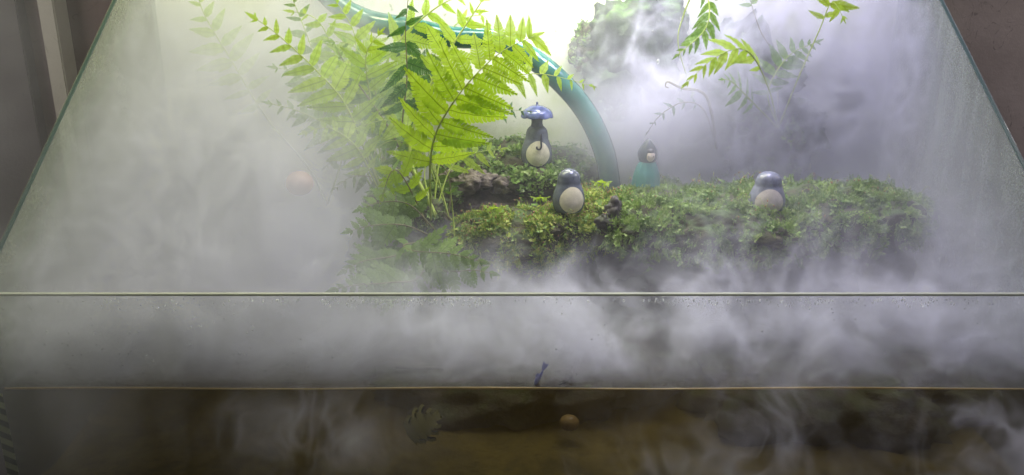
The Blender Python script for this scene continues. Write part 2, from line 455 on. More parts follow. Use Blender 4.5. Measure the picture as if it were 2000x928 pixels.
tpart(box('back_panel', (XL - G, YB + 0.0003, ZBOT), (XR + G, YB + G, ztop + 0.25), M['back']))
tpart(box('bottom_pane', (XL - G, YF - G, ZBOT - 0.008), (XR + G, YB + G, ZBOT - 0.0005), M['glass_front']))
for x0, x1 in ((XL + 0.0003, XL + 0.004), (XR - 0.004, XR - 0.0003)):
    tpart(box('corner_seam', (x0 - 0.006 if x0 < 0 else x0, YF - G - 0.0008, ZBOT + 0.001), (x1 if x0 < 0 else x1 + 0.006, YF - G - 0.0003, -0.001), M['seam']))
# meniscus along the front pane
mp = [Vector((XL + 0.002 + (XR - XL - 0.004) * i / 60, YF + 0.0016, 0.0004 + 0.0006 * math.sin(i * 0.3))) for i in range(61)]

# water body
wat = box('water', (XL + 0.0006, YF + 0.0004, ZBOT + 0.002), (XR - 0.0006, YB - 0.0006, 0.0), M['water']); tag(wat, kind='structure')
bed_n = 60
V = []; Fc = []
for j in range(21):
    for i in range(bed_n + 1):
        x = XL + 0.004 + (XR - XL - 0.008) * i / bed_n; y = YF + 0.006 + (YB - YF - 0.012) * j / 20
        z = -0.098 + 0.10 * max(0, (j / 20 - 0.1)) * 0.35 + 0.006 * mnoise.noise(Vector((x * 18, y * 18, 0)))
        V.append((x, y, z))
for j in range(20):
    for i in range(bed_n):
        a = j * (bed_n + 1) + i; Fc.append((a, a + 1, a + bed_n + 2, a + bed_n + 1))
bed = from_data('tank_bed', V, Fc, M['sand']); tag(bed, kind='structure')
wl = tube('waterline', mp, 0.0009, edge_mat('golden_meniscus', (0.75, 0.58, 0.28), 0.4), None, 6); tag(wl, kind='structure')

# ------------------------------------------------------------------ rocks and moss
def blob_mesh(centers, sub=5, amp=0.18, freq=14.0, seed=0, flat=None):
    """joined displaced ellipsoids: centers = [(x,y,z,rx,ry,rz)]"""
    Vs = []; Fs = []; off = 0
    for k, (x, y, z, rx, ry, rz) in enumerate(centers):
        bm = bmesh.new(); bmesh.ops.create_icosphere(bm, subdivisions=sub, radius=1.0)
        for v in bm.verts:
            d = v.co.normalized()
            q = Vector((d.x * rx, d.y * ry, d.z * rz))
            w = Vector((x, y, z)) + q
            n = mnoise.fractal(w * freq + Vector((seed, k * 3.1, 0)), 0.6, 2.0, 5) + 0.5 * mnoise.noise(w * freq * 0.4 + Vector((0, seed, 7)))
            r = 1 + amp * n
            v.co = Vector((x, y, z)) + q * r
        Vs += [v.co.copy() for v in bm.verts]
        Fs += [tuple(vv.index + off for vv in f.verts) for f in bm.faces]
        off += len(bm.verts); bm.free()
    return Vs, Fs

def rock(centers, label, mat='rock', name='rock', cat='rock', group=None, seed=0, amp=0.25, freq=16, sub=5):
    V, Fc = blob_mesh(centers, sub, amp, freq, seed)
    c = Vector((sum(a[0] for a in centers), sum(a[1] for a in centers), sum(a[2] for a in centers))) / len(centers)
    o = from_data(name, [v - c for v in V], Fc, M[mat]); o.location = c
    tag(o, label, cat, group); return o

def px_blob(x, y, Y, rx, ry, rz):
    c = P(x, y, Y); return (c.x, c.y, c.z, rx, ry, rz)

SG = 'rocks piled in the tank'
rock([(0.02, .93, .02, .13, .05, .07), (-.02, .92, -.02, .15, .05, .08)], 'dark rock rising behind, carrying the back moss mound', seed=1, group=SG)
rock([(0.04, .85, .015, .12, .06, .052), (0.02, .83, -.03, .12, .07, .07)], 'dark wet rock under the yellow-green moss ledge', seed=2, group=SG)
rock([(.24, .84, .03, .15, .06, .05), (.19, .80, -.02, .07, .05, .08), (.32, .86, -.02, .06, .05, .08)], 'long dark rock ledge under the right moss carpet', seed=3, group=SG)
rock([(.405, .80, .045, .028, .03, .045), (.418, .80, .005, .012, .014, .045)], 'thin dark root leg at the right end of the moss ledge', name='root_leg', cat='root', seed=4, sub=4)
rock([(-.115, .86, .035, .075, .06, .06), (-.12, .83, -.03, .09, .07, .06)], 'dark earthy bank that the left ferns grow from', seed=5, group=SG)
rock([px_blob(915, 352, .885, .034, .022, .014), px_blob(985, 362, .885, .016, .014, .014)], 'crumbly brown soil ledge in front of the back moss mound', 'soil', 'soil_clod', 'soil', seed=6, amp=.5, freq=40)
rock([px_blob(1000, 405, .90, .07, .03, .022)], 'dark brown soil hollow between the ornaments', 'soil', 'soil_clod', 'soil', seed=16, amp=.3, freq=30)
rock([px_blob(1240, 95, .955, .068, .018, .062), px_blob(1205, 160, .955, .045, .015, .035)], 'dark mossy bark slab fixed on the back wall behind the hooded figurine', 'bark', 'bark_slab', 'bark', seed=7, amp=.35)
rock([px_blob(1450, 200, .955, .070, .014, .07), px_blob(1410, 140, .958, .045, .012, .06), px_blob(1530, 255, .955, .05, .014, .035)], 'tall dark mossy rock at the back right under thin ferns', 'bark', 'rock', 'rock', group=SG, seed=8, amp=.45, freq=30)
rock([px_blob(1200, 412, .775, .009, .008, .014), px_blob(1190, 428, .77, .012, .008, .010)], 'short dark stick poking out of the moss between ledges', 'rock', 'wood_stub', 'wood', seed=9, sub=4, amp=.7, freq=60)

rock([(.00, .755, -.080, .16, .075, .068), (.10, .78, -.06, .12, .08, .062)], 'dark rock put in for the shade just under the waterline at the centre', seed=41, group=SG)  # dark body added to stand for the rock shadow in the water
rock([(.34, .745, -.080, .16, .09, .068)], 'dark rock put in for the shade under the waterline at the right', seed=42, group=SG)  # second dark body added for the underwater shade
# ball in the fog at the left
c = P(585, 358, .785)
bm = bmesh.new(); bmesh.ops.create_uvsphere(bm, u_segments=32, v_segments=20, radius=0.0145)
for v in bm.verts: v.co.z *= 0.9
me = bpy.data.meshes.new('clay_ball'); bm.to_mesh(me); bm.free()
ball = mesh_obj('clay_ball', me, glaze('clay', (0.33, 0.18, 0.14), 0.5, .15)); ball.location = c
tag(ball, 'pinkish brown round clay ball half lost in fog at left', 'ball')

# ---- moss
def sprig_template(kind, rng):
    """list of quads (k,4,3) with the sprig growing along +Z from origin, unit height"""
    Q = []
    if kind == 'fine':                       # flat feathery shoot
        n = 6
        for i in range(n):
            t = (i + 0.6) / n; L = 0.42 * (1 - 0.6 * t)
            p = np.array([0, 0.35 * t * t, t * 0.9])
            for s in (-1, 1):
                d = np.array([s * 0.85, 0.15, 0.45]); d /= np.linalg.norm(d)
                w = np.array([0, 0.3, 1.0]) * 0.055
                q = p + d * L
                Q.append([p - w, p + d * L * .5 - w * 1.3, q, p + d * L * .5 + w * 1.3])
    elif kind == 'round':                    # little rounded leaf rosettes
        for i in range(6):
            a = i * 1.05 + rng.uniform(-.3, .3); e = rng.uniform(0.1, 0.9)
            d = np.array([math.cos(a) * math.cos(e), math.sin(a) * math.cos(e), math.sin(e)])
            s = np.cross(d, [0, 0, 1]); s /= np.linalg.norm(s) + 1e-9
            p = np.array([0, 0, 0.25 + 0.10 * i]); L = rng.uniform(.3, .5); w = L * .33
            Q.append([p, p + d * L * .55 - s * w, p + d * L, p + d * L * .55 + s * w])
    else:                                    # star moss
        for i in range(9):
            a = i * 2.4; e = 0.2 + 0.12 * i
            d = np.array([math.cos(a) * math.cos(e), math.sin(a) * math.cos(e), math.sin(e)])
            s = np.cross(d, [0, 0, 1]); s /= np.linalg.norm(s) + 1e-9
            p = np.array([0, 0, 0.08 * i]); L = .4; w = .05
            Q.append([p, p + d * L * .5 - s * w, p + d * L, p + d * L * .5 + s * w])
    return np.array(Q)

def tri_arrays(V, Fc):
    V = np.array([tuple(v) for v in V]); T = np.array([f[:3] for f in Fc])
    return V, T
def scatter(V, T, n, minz=0.0, mask=None, rng=RNG):
    a, b, c = V[T[:, 0]], V[T[:, 1]], V[T[:, 2]]
    N = np.cross(b - a, c - a); A = np.linalg.norm(N, axis=1); N = N / (A[:, None] + 1e-12)
    w = A * (N[:, 2] > minz)
    cen = (a + b + c) / 3
    if mask is not None: w = w * mask(cen, N)
    pat = np.array([mnoise.noise(Vector(q) * 45) + .6 * mnoise.noise(Vector(q) * 110 + Vector((5, 5, 5))) for q in cen])
    w = w * np.clip(.35 + pat * 2.6, .03, 1.6)
    w = w / w.sum(); i = rng.choice(len(T), n, p=w)
    r1 = np.sqrt(rng.random(n)); r2 = rng.random(n)
    p = a[i] * (1 - r1)[:, None] + b[i] * (r1 * (1 - r2))[:, None] + c[i] * (r1 * r2)[:, None]
    return p, N[i]
def sprigs(pts, nrm, kinds, size, rng=RNG, droop=0.0, lean=0.5):
    out = []
    n = len(pts); which = rng.integers(0, 3 * len(kinds), n)
    for k in range(3 * len(kinds)):
        tpl = sprig_template(kinds[k % len(kinds)], rng); sel = which == k
        m = sel.sum()
        if not m: continue
        up = nrm[sel] * 0.6 + np.array([0, -0.1, 0.8 - droop]) + rng.normal(0, lean, (m, 3)) * .95
        up /= np.linalg.norm(up, axis=1)[:, None]
        r = rng.normal(size=(m, 3)); x = np.cross(r, up); x /= np.linalg.norm(x, axis=1)[:, None]; y = np.cross(up, x)
        s = size * rng.uniform(.4, 1.15, m) ** 1.0 * np.where(rng.random(m) < .08, 1.6, 1.0)
        W = (tpl[None, :, :, 0, None] * x[:, None, None, :] + tpl[None, :, :, 1, None] * y[:, None, None, :] + tpl[None, :, :, 2, None] * up[:, None, None, :])
        W = W * s[:, None, None, None] + pts[sel][:, None, None, :]
        out.append(W.reshape(-1, 3))
    return np.concatenate(out)
def moss(name, blobs, n, kinds, size, mats, label, seed, amp=.30, freq=24, minz=0.05, droop=0.0, droop_n=0, mask=None):
    V, Fc = blob_mesh(blobs, 5, amp, freq, seed); Va, T = tri_arrays(V, Fc)
    p, N = scatter(Va, T, n, minz, mask)
    Q = sprigs(p - N * size * .15, N, kinds, size, droop=droop)
    if droop_n:                              # hanging threads along the front edge
        def mk(c, N): return (N[:, 1] < -0.3) & (N[:, 2] > -0.75) & (N[:, 2] < 0.35)
        p2, N2 = scatter(Va, T, droop_n, -1.0, mk)
        Q2 = sprigs(p2, N2 * .6 + np.array([0, 0, -1.2]), kinds, size * 1.3, droop=1.2, lean=.3); Q = np.concatenate([Q, Q2])
    nv = len(Va); allV = np.concatenate([Va, Q]); nq = len(Q) // 4
    me = bpy.data.meshes.new(name)
    me.vertices.add(len(allV)); me.vertices.foreach_set('co', allV.astype(np.float32).ravel())
    loops = np.concatenate([T.ravel(), np.arange(nq * 4) + nv]).astype(np.int32)
    me.loops.add(len(loops)); me.loops.foreach_set('vertex_index', loops)
    st = np.concatenate([np.arange(len(T)) * 3, len(T) * 3 + np.arange(nq) * 4]).astype(np.int32)
    tot = np.concatenate([np.full(len(T), 3), np.full(nq, 4)]).astype(np.int32)
    me.polygons.add(len(st)); me.polygons.foreach_set('loop_start', st); me.polygons.foreach_set('loop_total', tot)
    for m in mats: me.materials.append(M[m])
    mi = np.zeros(len(st), dtype=np.int32)
    if len(mats) > 1: mi[len(T):] = RNG.integers(1, len(mats), nq)
    me.polygons.foreach_set('material_index', mi); me.update(calc_edges=True)
    o = bpy.data.objects.new(name, me); C.objects.link(o); tag(o, label, 'moss', None, 'stuff')
    return Va, T
M['moss_base'] = rock_mat('moss_dark_base', (0.030, 0.032, 0.014), (0.085, 0.070, 0.035), 0.8, 60)
VB, TB = moss('moss', [px_blob(1010, 335, .935, .085, .04, .032), px_blob(1110, 350, .93, .05, .035, .022), px_blob(920, 345, .94, .045, .03, .028), px_blob(1052, 352, .905, .05, .035, .020)], 6500, ['round'], .0098,
     ['moss_base', 'moss', 'moss_fine'], 'low round-leaved green moss mound at the back under the blue-capped ornament', 11)
VL, TL = moss('moss', [px_blob(1050, 455, .80, .085, .045, .026), px_blob(1160, 425, .83, .05, .045, .026), px_blob(960, 462, .80, .045, .04, .020)], 14000, ['round', 'star', 'star'], .0082,
     ['moss_base', 'moss_yellow', 'moss', 'moss_yellow'], 'yellow-green star moss with reddish sprouts around the front grey ornament', 12, droop_n=1800)
VR, TR = moss('moss', [px_blob(1300, 432, .82, .070, .065, .026), px_blob(1420, 435, .80, .075, .075, .026), px_blob(1540, 425, .82, .08, .07, .030), px_blob(1660, 415, .82, .070, .065, .030), px_blob(1725, 425, .81, .036, .045, .034), px_blob(1380, 450, .77, .06, .035, .024)], 26000, ['fine', 'fine', 'fine', 'round'], .0090,
     ['moss_base', 'moss_fine', 'moss', 'moss_fine'], 'wide feathery green moss carpet on the right ledge', 13, amp=.42, freq=17, droop_n=3000)
VK, TK = moss('moss', [px_blob(790, 400, .84, .045, .04, .022), px_blob(850, 390, .86, .03, .03, .02)], 3500, ['star', 'round'], .006,
     ['moss_base', 'moss', 'moss_fine'], 'darker moss tuft at the foot of the left fern stems', 14, droop_n=600)
def patch(u, v, Y, n, label, rx=.03, seed=20):
    c = P(u, v, Y)
    moss('moss', [(c.x, c.y, c.z, rx, .01, rx)], n, ['star', 'round'], .006, ['moss_base', 'moss', 'moss_fine'], label, seed, amp=.5, minz=-.4)
patch(1165, 95, .958, 900, 'green moss clinging to the upper left of the bark slab', .034, 21)
patch(1215, 185, .955, 700, 'green moss patch under the bark slab on the back wall', .028, 22)
patch(1500, 290, .93, 900, 'dim moss on the foot of the tall back right rock', .05, 23)

# reddish sprouts: thin stalks with capsules
def sprouts(Va, T, n, label, h=.012, curl=False, red=True):
    p, N = scatter(Va, T, n, .35)
    Vs = []; Fs = []; mi = []; off = 0
    for q in p:
        q = Vector(q); hh = h * random.uniform(.5, 1.4); lx = random.uniform(-.4, .4); ly = random.uniform(-.5, .2)
        path = [q, q + Vector((lx * .3 * hh, ly * .3 * hh, hh * .6)), q + Vector((lx * hh, ly * hh, hh)), q + Vector((lx * 1.5 * hh, ly * 1.5 * hh, hh * .92))]
        v, f = tube_data(path, [.00022] * 4, 3, False); Vs += v; Fs += [tuple(i + off for i in ff) for ff in f]; mi += [0] * len(f); off += len(v)
        e = path[-1]; r = random.uniform(.0005, .0009)
        ov = [e + Vector(d) * r for d in ((1, 0, 0), (-1, 0, 0), (0, 1, 0), (0, -1, 0), (0, 0, 1.5), (0, 0, -1.5))]
        of = [(0, 2, 4), (2, 1, 4), (1, 3, 4), (3, 0, 4), (2, 0, 5), (1, 2, 5), (3, 1, 5), (0, 3, 5)]
        Vs += ov; Fs += [tuple(i + off for i in ff) for ff in of]; mi += [1] * 8; off += 6
    o = from_data('moss_sprouts', Vs, Fs, [M['stem'], M['cap_red']]); o.data.polygons.foreach_set('material_index', mi)
    tag(o, label, 'moss sprouts', None, 'stuff')
sprouts(VL, TL, 520, 'reddish spore stalks rising from the yellow-green moss')
sprouts(VR, TR, 160, 'fine pale stalks standing above the right moss carpet', .016)

# ------------------------------------------------------------------ ferns
def leaflet_mesh(name, lobes=9, width=0.30, droop=0.10, fold=0.10, sharp=0.5, seed=0, deep=.55):
    """one pinna along +X, unit length, deeply lobed margin, slightly arched"""
    rr = random.Random(seed)
    V = []; Fc = []
    def z(x, y): return -droop * x * x + fold * abs(y) - 0.9 * abs(y) ** 2 + .012 * math.sin(x * 25 + seed)
    def put(x, y): V.append((x, y, z(x, y))); return len(V) - 1
    env = lambda t: width * (min(1, 0.55 + 2.2 * t) * (1 - t) ** 0.75 * (1 + .25 * math.sin(PI * t)))
    rib = [put(i / lobes * .98, 0) for i in range(lobes + 1)]
    for s in (-1, 1):
        edge_prev = None
        for i in range(lobes):
            t0, t1 = i / lobes * .98, (i + 1) / lobes * .98; tm = (t0 + t1) / 2; h = env(tm) * rr.uniform(.9, 1.08)
            dx = h * .38; w = (t1 - t0)
            # root points near the rib, then lobe outline swept forward
            a = put(t0 + dx * .4 * (1 - deep) + w * .04, s * h * (1 - deep)); 
            b = put(t0 + dx * .75 + w * .02, s * h * .72)
            b2 = put(t0 + dx * .95 + w * .18, s * h * .93)
            c_ = put(t0 + dx * 1.1 + w * (.55 + .25 * sharp), s * h * 1.03)
            d = put(t0 + dx * .95 + w * 1.0, s * h * .84)
            e = put(t0 + dx * .4 * (1 - deep) + w * .97, s * h * (1 - deep))
            f = [rib[i], rib[i + 1], e, d, c_, b2, b, a]
            # fan from a lobe midpoint for curvature
            m = put(t0 + dx * .5 + w * .5, s * h * .55)
            f = f if s > 0 else f[::-1]
            for k in range(len(f)): Fc.append((m, f[k], f[(k + 1) % len(f)]))
    me = bpy.data.meshes.new(name); me.from_pydata(V, [], Fc); me.update(); me.polygons.foreach_set('use_smooth', [True] * len(me.polygons))
    return me
LM = {}
for key, mat in (('leaf', 'leaf'), ('mid', 'leaf_mid'), ('dark', 'leaf_dark'), ('low', 'leaf_low')):
    LM[key] = []
    for k in range(4):
        me = leaflet_mesh('leaflet', 13 + k % 2, .158 + .012 * k, .10 + .07 * k, .16, .6, k, .58); me.materials.append(M[mat]); LM[key].append(me)
    LM[key + '_w'] = []
    for k in range(2):
        me = leaflet_mesh('leaflet', 6, .26 + .03 * k, .18, .12, .3, k + 9, .45); me.materials.append(M[mat]); LM[key + '_w'].append(me)

def fern(base, label):
    o = empty('fern', base); tag(o, label, 'fern'); return o

def frond(f, pts, n=12, L=0.05, key='leaf', t0=0.3, face=(0.1, -0.85, 0.5), stem_r=.0012, ang=68, sides=(1, -1), tip=True, stem='stem', droop=0.1, prof=None, jitter=8):
    """pts: [(x, y, Y)] photograph pixels + distance; leaflets in opposite pairs past t0"""
    org = Vector(f.location)
    path = catmull([P(*p) - org for p in pts], 8)
    m = len(path); radii = [stem_r * (1 - .75 * i / (m - 1)) for i in range(m)]
    st = tube('frond', path, radii, M[stem], f, 6)
    seglen = [0.0]
    for i in range(1, m): seglen.append(seglen[-1] + (path[i] - path[i - 1]).length)
    tot = seglen[-1]
    def at(t):
        s = t * tot
        for i in range(1, m):
            if seglen[i] >= s - 1e-9:
                k = (s - seglen[i - 1]) / max(1e-9, seglen[i] - seglen[i - 1]); return path[i - 1].lerp(path[i], k), (path[i] - path[i - 1]).normalized()
        return path[-1], (path[-1] - path[-2]).normalized()
    fc = Vector(face).normalized()
    pr = prof or (lambda q: (0.55 + 1.0 * q if q < .3 else .85 + .15 * math.sin(PI * min(1, q * 1.4))) * (1 - max(0, q - .35) / .65 * .88))
    for i in range(n):
        q = (i + .5) / n; t = t0 + (1 - t0) * (1 - (1 - q) ** 1.15) * .985
        for s in sides:
            p, tg = at(min(.99, t + (0.012 if s > 0 else 0)))
            nn = (fc - tg * fc.dot(tg)).normalized()
            lat = tg.cross(nn) * s
            a = math.radians(ang * (1 - .25 * q) + random.uniform(-jitter, jitter))
            d = tg * math.cos(a) + lat * math.sin(a)
            d = (d + Vector((0, 0, -droop * (1 + random.uniform(-.5, .8)))) + nn * random.uniform(-.16, .10)).normalized()
            nz = (nn + Vector([random.uniform(-.22, .22) for _ in range(3)])); nz = (nz - d * nz.dot(d)).normalized()
            yv = nz.cross(d)
            LL = L * pr(q) * random.uniform(.9, 1.08)
            mt = Matrix(((d.x, yv.x, nz.x, p.x), (d.y, yv.y, nz.y, p.y), (d.z, yv.z, nz.z, p.z), (0, 0, 0, 1))) @ Matrix.Diagonal((LL, LL * random.uniform(.9, 1.15), LL, 1))
            o = bpy.data.objects.new('leaflet', random.choice(LM[key])); C.objects.link(o); o.parent = st; o.matrix_local = mt
    if tip:
        p, tg = at(.97); nn = (fc - tg * fc.dot(tg)).normalized(); yv = nn.cross(tg); LL = L * .32
        mt = Matrix(((tg.x, yv.x, nn.x, p.x), (tg.y, yv.y, nn.y, p.y), (tg.z, yv.z, nn.z, p.z), (0, 0, 0, 1))) @ Matrix.Diagonal((LL, LL, LL, 1))
        o = bpy.data.objects.new('leaflet', LM[key][0]); C.objects.link(o); o.parent = st; o.matrix_local = mt
    return st

# the big bright fern in the middle
fA = fern(P(842, 430, .80), 'bright yellow-green fern whose large frond fans out at the centre')
frond(fA, [(842, 430, .80), (840, 330, .785), (850, 265, .775), (882, 205, .77), (930, 145, .77), (985, 98, .775), (1045, 70, .785)], 14, .062, t0=.25, stem_r=.0013, ang=74, droop=.05, face=(.1, -1, .25), jitter=9, prof=lambda q: (.80 + .5 * q if q < .35 else .97) * (1 - max(0, q - .35) / .65 * .60))
frond(fA, [(850, 420, .81), (800, 300, .83), (835, 180, .84), (880, 95, .85), (948, -8, .86)], 7, .045, t0=.52, stem_r=.0024, key='leaf')
frond(fA, [(845, 425, .82), (862, 300, .84), (905, 200, .85), (985, 155, .85), (1060, 145, .855), (1165, 170, .86)], 9, .030, t0=.52, stem_r=.0010, ang=74)
frond(fA, [(850, 425, .80), (830, 330, .83), (880, 240, .84), (960, 215, .85), (1040, 218, .86)], 5, .016, key='dark', t0=.72, stem_r=.0008)
frond(fA, [(848, 425, .82), (880, 330, .84), (925, 300, .85), (985, 290, .86)], 5, .030, key='leaf', t0=.4, stem_r=.0009)

# dark hanging fern, backlit shade put into its leaf colour
fB = fern(P(880, 430, .83), 'dark, backlit-toned fern with drooping curled leaflets near the lamp')
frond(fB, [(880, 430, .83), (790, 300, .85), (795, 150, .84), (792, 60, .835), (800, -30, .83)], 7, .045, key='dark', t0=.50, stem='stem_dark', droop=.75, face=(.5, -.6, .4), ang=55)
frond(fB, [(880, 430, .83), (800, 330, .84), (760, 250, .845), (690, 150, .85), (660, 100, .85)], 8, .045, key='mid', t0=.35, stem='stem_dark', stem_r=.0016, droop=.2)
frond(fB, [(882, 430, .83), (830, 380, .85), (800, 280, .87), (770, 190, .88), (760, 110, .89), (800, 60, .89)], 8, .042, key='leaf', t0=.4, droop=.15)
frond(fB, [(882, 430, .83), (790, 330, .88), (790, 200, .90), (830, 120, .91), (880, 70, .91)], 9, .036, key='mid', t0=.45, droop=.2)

for pts, n, L, k, t0, dr in (([(878, 430, .83), (840, 300, .84), (800, 250, .835), (750, 235, .83), (700, 250, .82)], 7, .036, 'leaf', .45, .2),
                             ([(878, 430, .83), (850, 340, .84), (815, 290, .84), (765, 275, .83), (720, 300, .82)], 6, .034, 'mid', .4, .3),
                             ([(878, 430, .83), (815, 260, .87), (790, 190, .88), (740, 150, .88), (690, 160, .88)], 7, .036, 'leaf', .5, .2),
                             ([(878, 430, .83), (830, 240, .88), (845, 170, .89), (820, 120, .89), (770, 100, .89)], 7, .034, 'dark', .5, .5),
                             ([(878, 430, .83), (820, 200, .91), (880, 60, .92), (940, 30, .92), (960, 60, .92)], 7, .032, 'leaf', .55, .3)):
    frond(fB, pts, n, L, key=k, t0=t0, droop=dr, stem_r=.0010, jitter=14)
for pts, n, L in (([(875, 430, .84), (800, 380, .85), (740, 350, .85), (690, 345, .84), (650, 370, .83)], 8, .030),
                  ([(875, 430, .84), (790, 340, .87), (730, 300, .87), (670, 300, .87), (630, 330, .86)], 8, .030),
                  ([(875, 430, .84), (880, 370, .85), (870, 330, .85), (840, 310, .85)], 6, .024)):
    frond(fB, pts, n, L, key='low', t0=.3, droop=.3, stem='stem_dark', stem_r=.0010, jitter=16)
# left spreading fern
fC = fern(P(770, 430, .84), 'broad pale fern spreading left into the fog')
frond(fC, [(770, 430, .84), (715, 300, .83), (675, 205, .82), (620, 140, .82), (545, 70, .82), (490, 30, .82)], 12, .050, t0=.28, key='leaf', droop=.1)
frond(fC, [(770, 430, .84), (735, 300, .86), (700, 150, .87), (690, 60, .88), (640, -20, .88)], 11, .052, t0=.35, key='leaf', droop=.05)
frond(fC, [(768, 430, .84), (730, 330, .84), (660, 260, .83), (590, 220, .83), (520, 200, .83)], 9, .038, t0=.35, key='mid', droop=.2)
frond(fC, [(768, 430, .84), (742, 240, .89), (760, 110, .90), (845, 20, .90), (930, -20, .90)], 10, .050, t0=.35, key='leaf', stem_r=.002)
frond(fC, [(766, 430, .84), (725, 200, .85), (715, 110, .84), (745, 60, .83)], 7, .040, t0=.55, key='leaf', droop=.0)
frond(fC, [(766, 430, .84), (700, 320, .87), (640, 180, .88), (600, 70, .89), (560, -30, .89)], 11, .048, t0=.3, key='mid')
frond(fC, [(768, 430, .84), (745, 360, .82), (765, 335, .81), (800, 330, .80)], 4, .030, t0=.35, key='leaf_w' if False else 'mid', droop=.3)

for pts, n, L, k in (([(766, 430, .84), (720, 330, .82), (690, 280, .81), (640, 250, .81), (590, 260, .81)], 8, .036, 'leaf'),
                     ([(766, 430, .84), (690, 290, .86), (640, 240, .86), (590, 150, .86), (530, 130, .86)], 9, .040, 'mid'),
                     ([(766, 430, .84), (710, 260, .87), (660, 120, .88), (620, 40, .88), (560, 20, .88)], 9, .042, 'leaf'),
                     ([(766, 430, .84), (740, 220, .86), (720, 140, .86), (690, 90, .86), (640, 80, .86)], 8, .038, 'mid')):
    frond(fC, pts, n, L, key=k, t0=.38, droop=.2, stem_r=.0010, jitter=14)

fD = fern(P(640, 400, .86), 'faint thin-stemmed fern deep in the fog at far left')
frond(fD, [(640, 400, .86), (600, 325, .88), (520, 230, .90), (450, 115, .92), (400, 30, .92), (380, -30, .92)], 9, .048, t0=.45, key='leaf', stem_r=.0014)
frond(fD, [(640, 400, .86), (670, 300, .86), (665, 240, .86), (640, 200, .86)], 6, .030, t0=.3, key='mid')

# low broad leaves hanging toward the water
fE = fern(P(860, 440, .78), 'low fern with broad olive leaves hanging over the water at left')
def low(pts, n, L, key='low_w'):
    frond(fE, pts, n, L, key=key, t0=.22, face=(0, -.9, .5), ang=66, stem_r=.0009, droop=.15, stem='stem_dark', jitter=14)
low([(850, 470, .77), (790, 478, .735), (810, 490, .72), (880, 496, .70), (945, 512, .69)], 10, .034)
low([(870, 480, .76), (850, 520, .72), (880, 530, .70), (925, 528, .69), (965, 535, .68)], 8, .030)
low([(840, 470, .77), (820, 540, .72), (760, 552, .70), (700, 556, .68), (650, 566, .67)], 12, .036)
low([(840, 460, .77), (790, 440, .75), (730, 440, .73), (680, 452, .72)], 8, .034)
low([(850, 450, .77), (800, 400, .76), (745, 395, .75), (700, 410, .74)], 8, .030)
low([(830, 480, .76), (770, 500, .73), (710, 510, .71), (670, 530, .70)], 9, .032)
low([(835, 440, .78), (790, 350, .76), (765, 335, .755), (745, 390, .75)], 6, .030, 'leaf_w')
frond(fE, [(888, 560, .76), (888, 470, .77), (885, 420, .78), (880, 370, .78)], 1, .012, key='mid', t0=.9, tip=False, stem_r=.0014)

# right side ferns
fF = fern(P(1520, 250, .92), 'delicate pale fern arching from the back right rock')
frond(fF, [(1520, 250, .92), (1500, 170, .88), (1460, 100, .85), (1400, 110, .83), (1335, 168, .82)], 9, .034, t0=.42, key='leaf', ang=42, droop=.15)
frond(fF, [(1520, 250, .92), (1560, 150, .90), (1600, 60, .88), (1625, 5, .87), (1650, 40, .86)], 4, .030, t0=.72, key='leaf')
frond(fF, [(1520, 250, .92), (1500, 180, .90), (1540, 110, .90), (1600, 80, .90)], 9, .034, t0=.35, key='mid')
frond(fF, [(1520, 250, .92), (1470, 200, .90), (1430, 160, .88), (1410, 155, .87)], 6, .030, t0=.4, key='mid')
frond(fF, [(1520, 250, .92), (1515, 120, .92), (1485, 60, .91), (1462, -10, .91)], 2, .02, t0=.9, key='mid', tip=False, stem='stem_dark')
fG = fern(P(1365, -40, .90), 'single pale frond hanging down from above before the bark')
frond(fG, [(1365, -40, .88), (1385, 10, .87), (1375, 60, .86), (1320, 110, .85)], 9, .028, t0=.1, key='mid', ang=50)
frond(fG, [(1365, -40, .88), (1335, 30, .90), (1325, 90, .91), (1355, 190, .92)], 1, .01, t0=.9, key='mid', tip=False)
fH = fern(P(1400, 290, .92), 'small withered fern with curled tip beside the bark slab')
frond(fH, [(1400, 290, .92), (1375, 215, .91), (1335, 200, .90), (1290, 225, .89), (1260, 265, .89)], 6, .014, t0=.4, key='dark', stem='stem_dark')
frond(fH, [(1400, 290, .92), (1380, 190, .90), (1330, 172, .89), (1305, 160, .885), (1300, 168, .883), (1306, 172, .882)], 1, .006, t0=.5, key='dark', stem='stem_dark', stem_r=.002, tip=False)
# small bright sprigs on the moss
for (x, y, Y, lab) in ((1285, 0, 0, ''),): pass
for (x, y, Y, s, lab) in ((965, 405, .79, .016, 'small lime-green seedling on moss left of the front ornament'),
                       (1055, 385, .80, .013, 'tiny flat lime seedling just left of the front ornament'),
                       (1175, 355, .83, .016, 'small lime-green seedling on moss right of the front ornament'),
                       (900, 330, .88, .015, 'small lime-green seedling beside the brown soil ledge')):
    f = empty('seedling', P(x, y + 22, Y)); tag(f, lab, 'seedling')
    for k in range(3):
        frond(f, [(x, y + 22, Y), (x + 2 * k - 2, y + 6, Y), (x + (k - 1) * 18, y - 3 + 3 * abs(k - 1), Y - .006)], 3, s * .6, t0=.45, key='leaf_w', face=(0, -.5, .9), stem_r=.0005, ang=60)

# ------------------------------------------------------------------ hose
hp = catmull([P(600, -60, .95), P(655, 5, .945), P(720, 40, .94), P(800, 55, .93), P(880, 72, .925), P(960, 78, .92), P(1030, 108, .915), P(1095, 160, .91), P(1145, 220, .905), P(1178, 290, .90), P(1190, 350, .905), P(1195, 400, .91)], 10)
ho = tube('hose', [p for p in hp], .0125, M['hose'], None, 24); tag(ho, 'teal green hose arching over the moss and down behind the ornaments', 'hose')

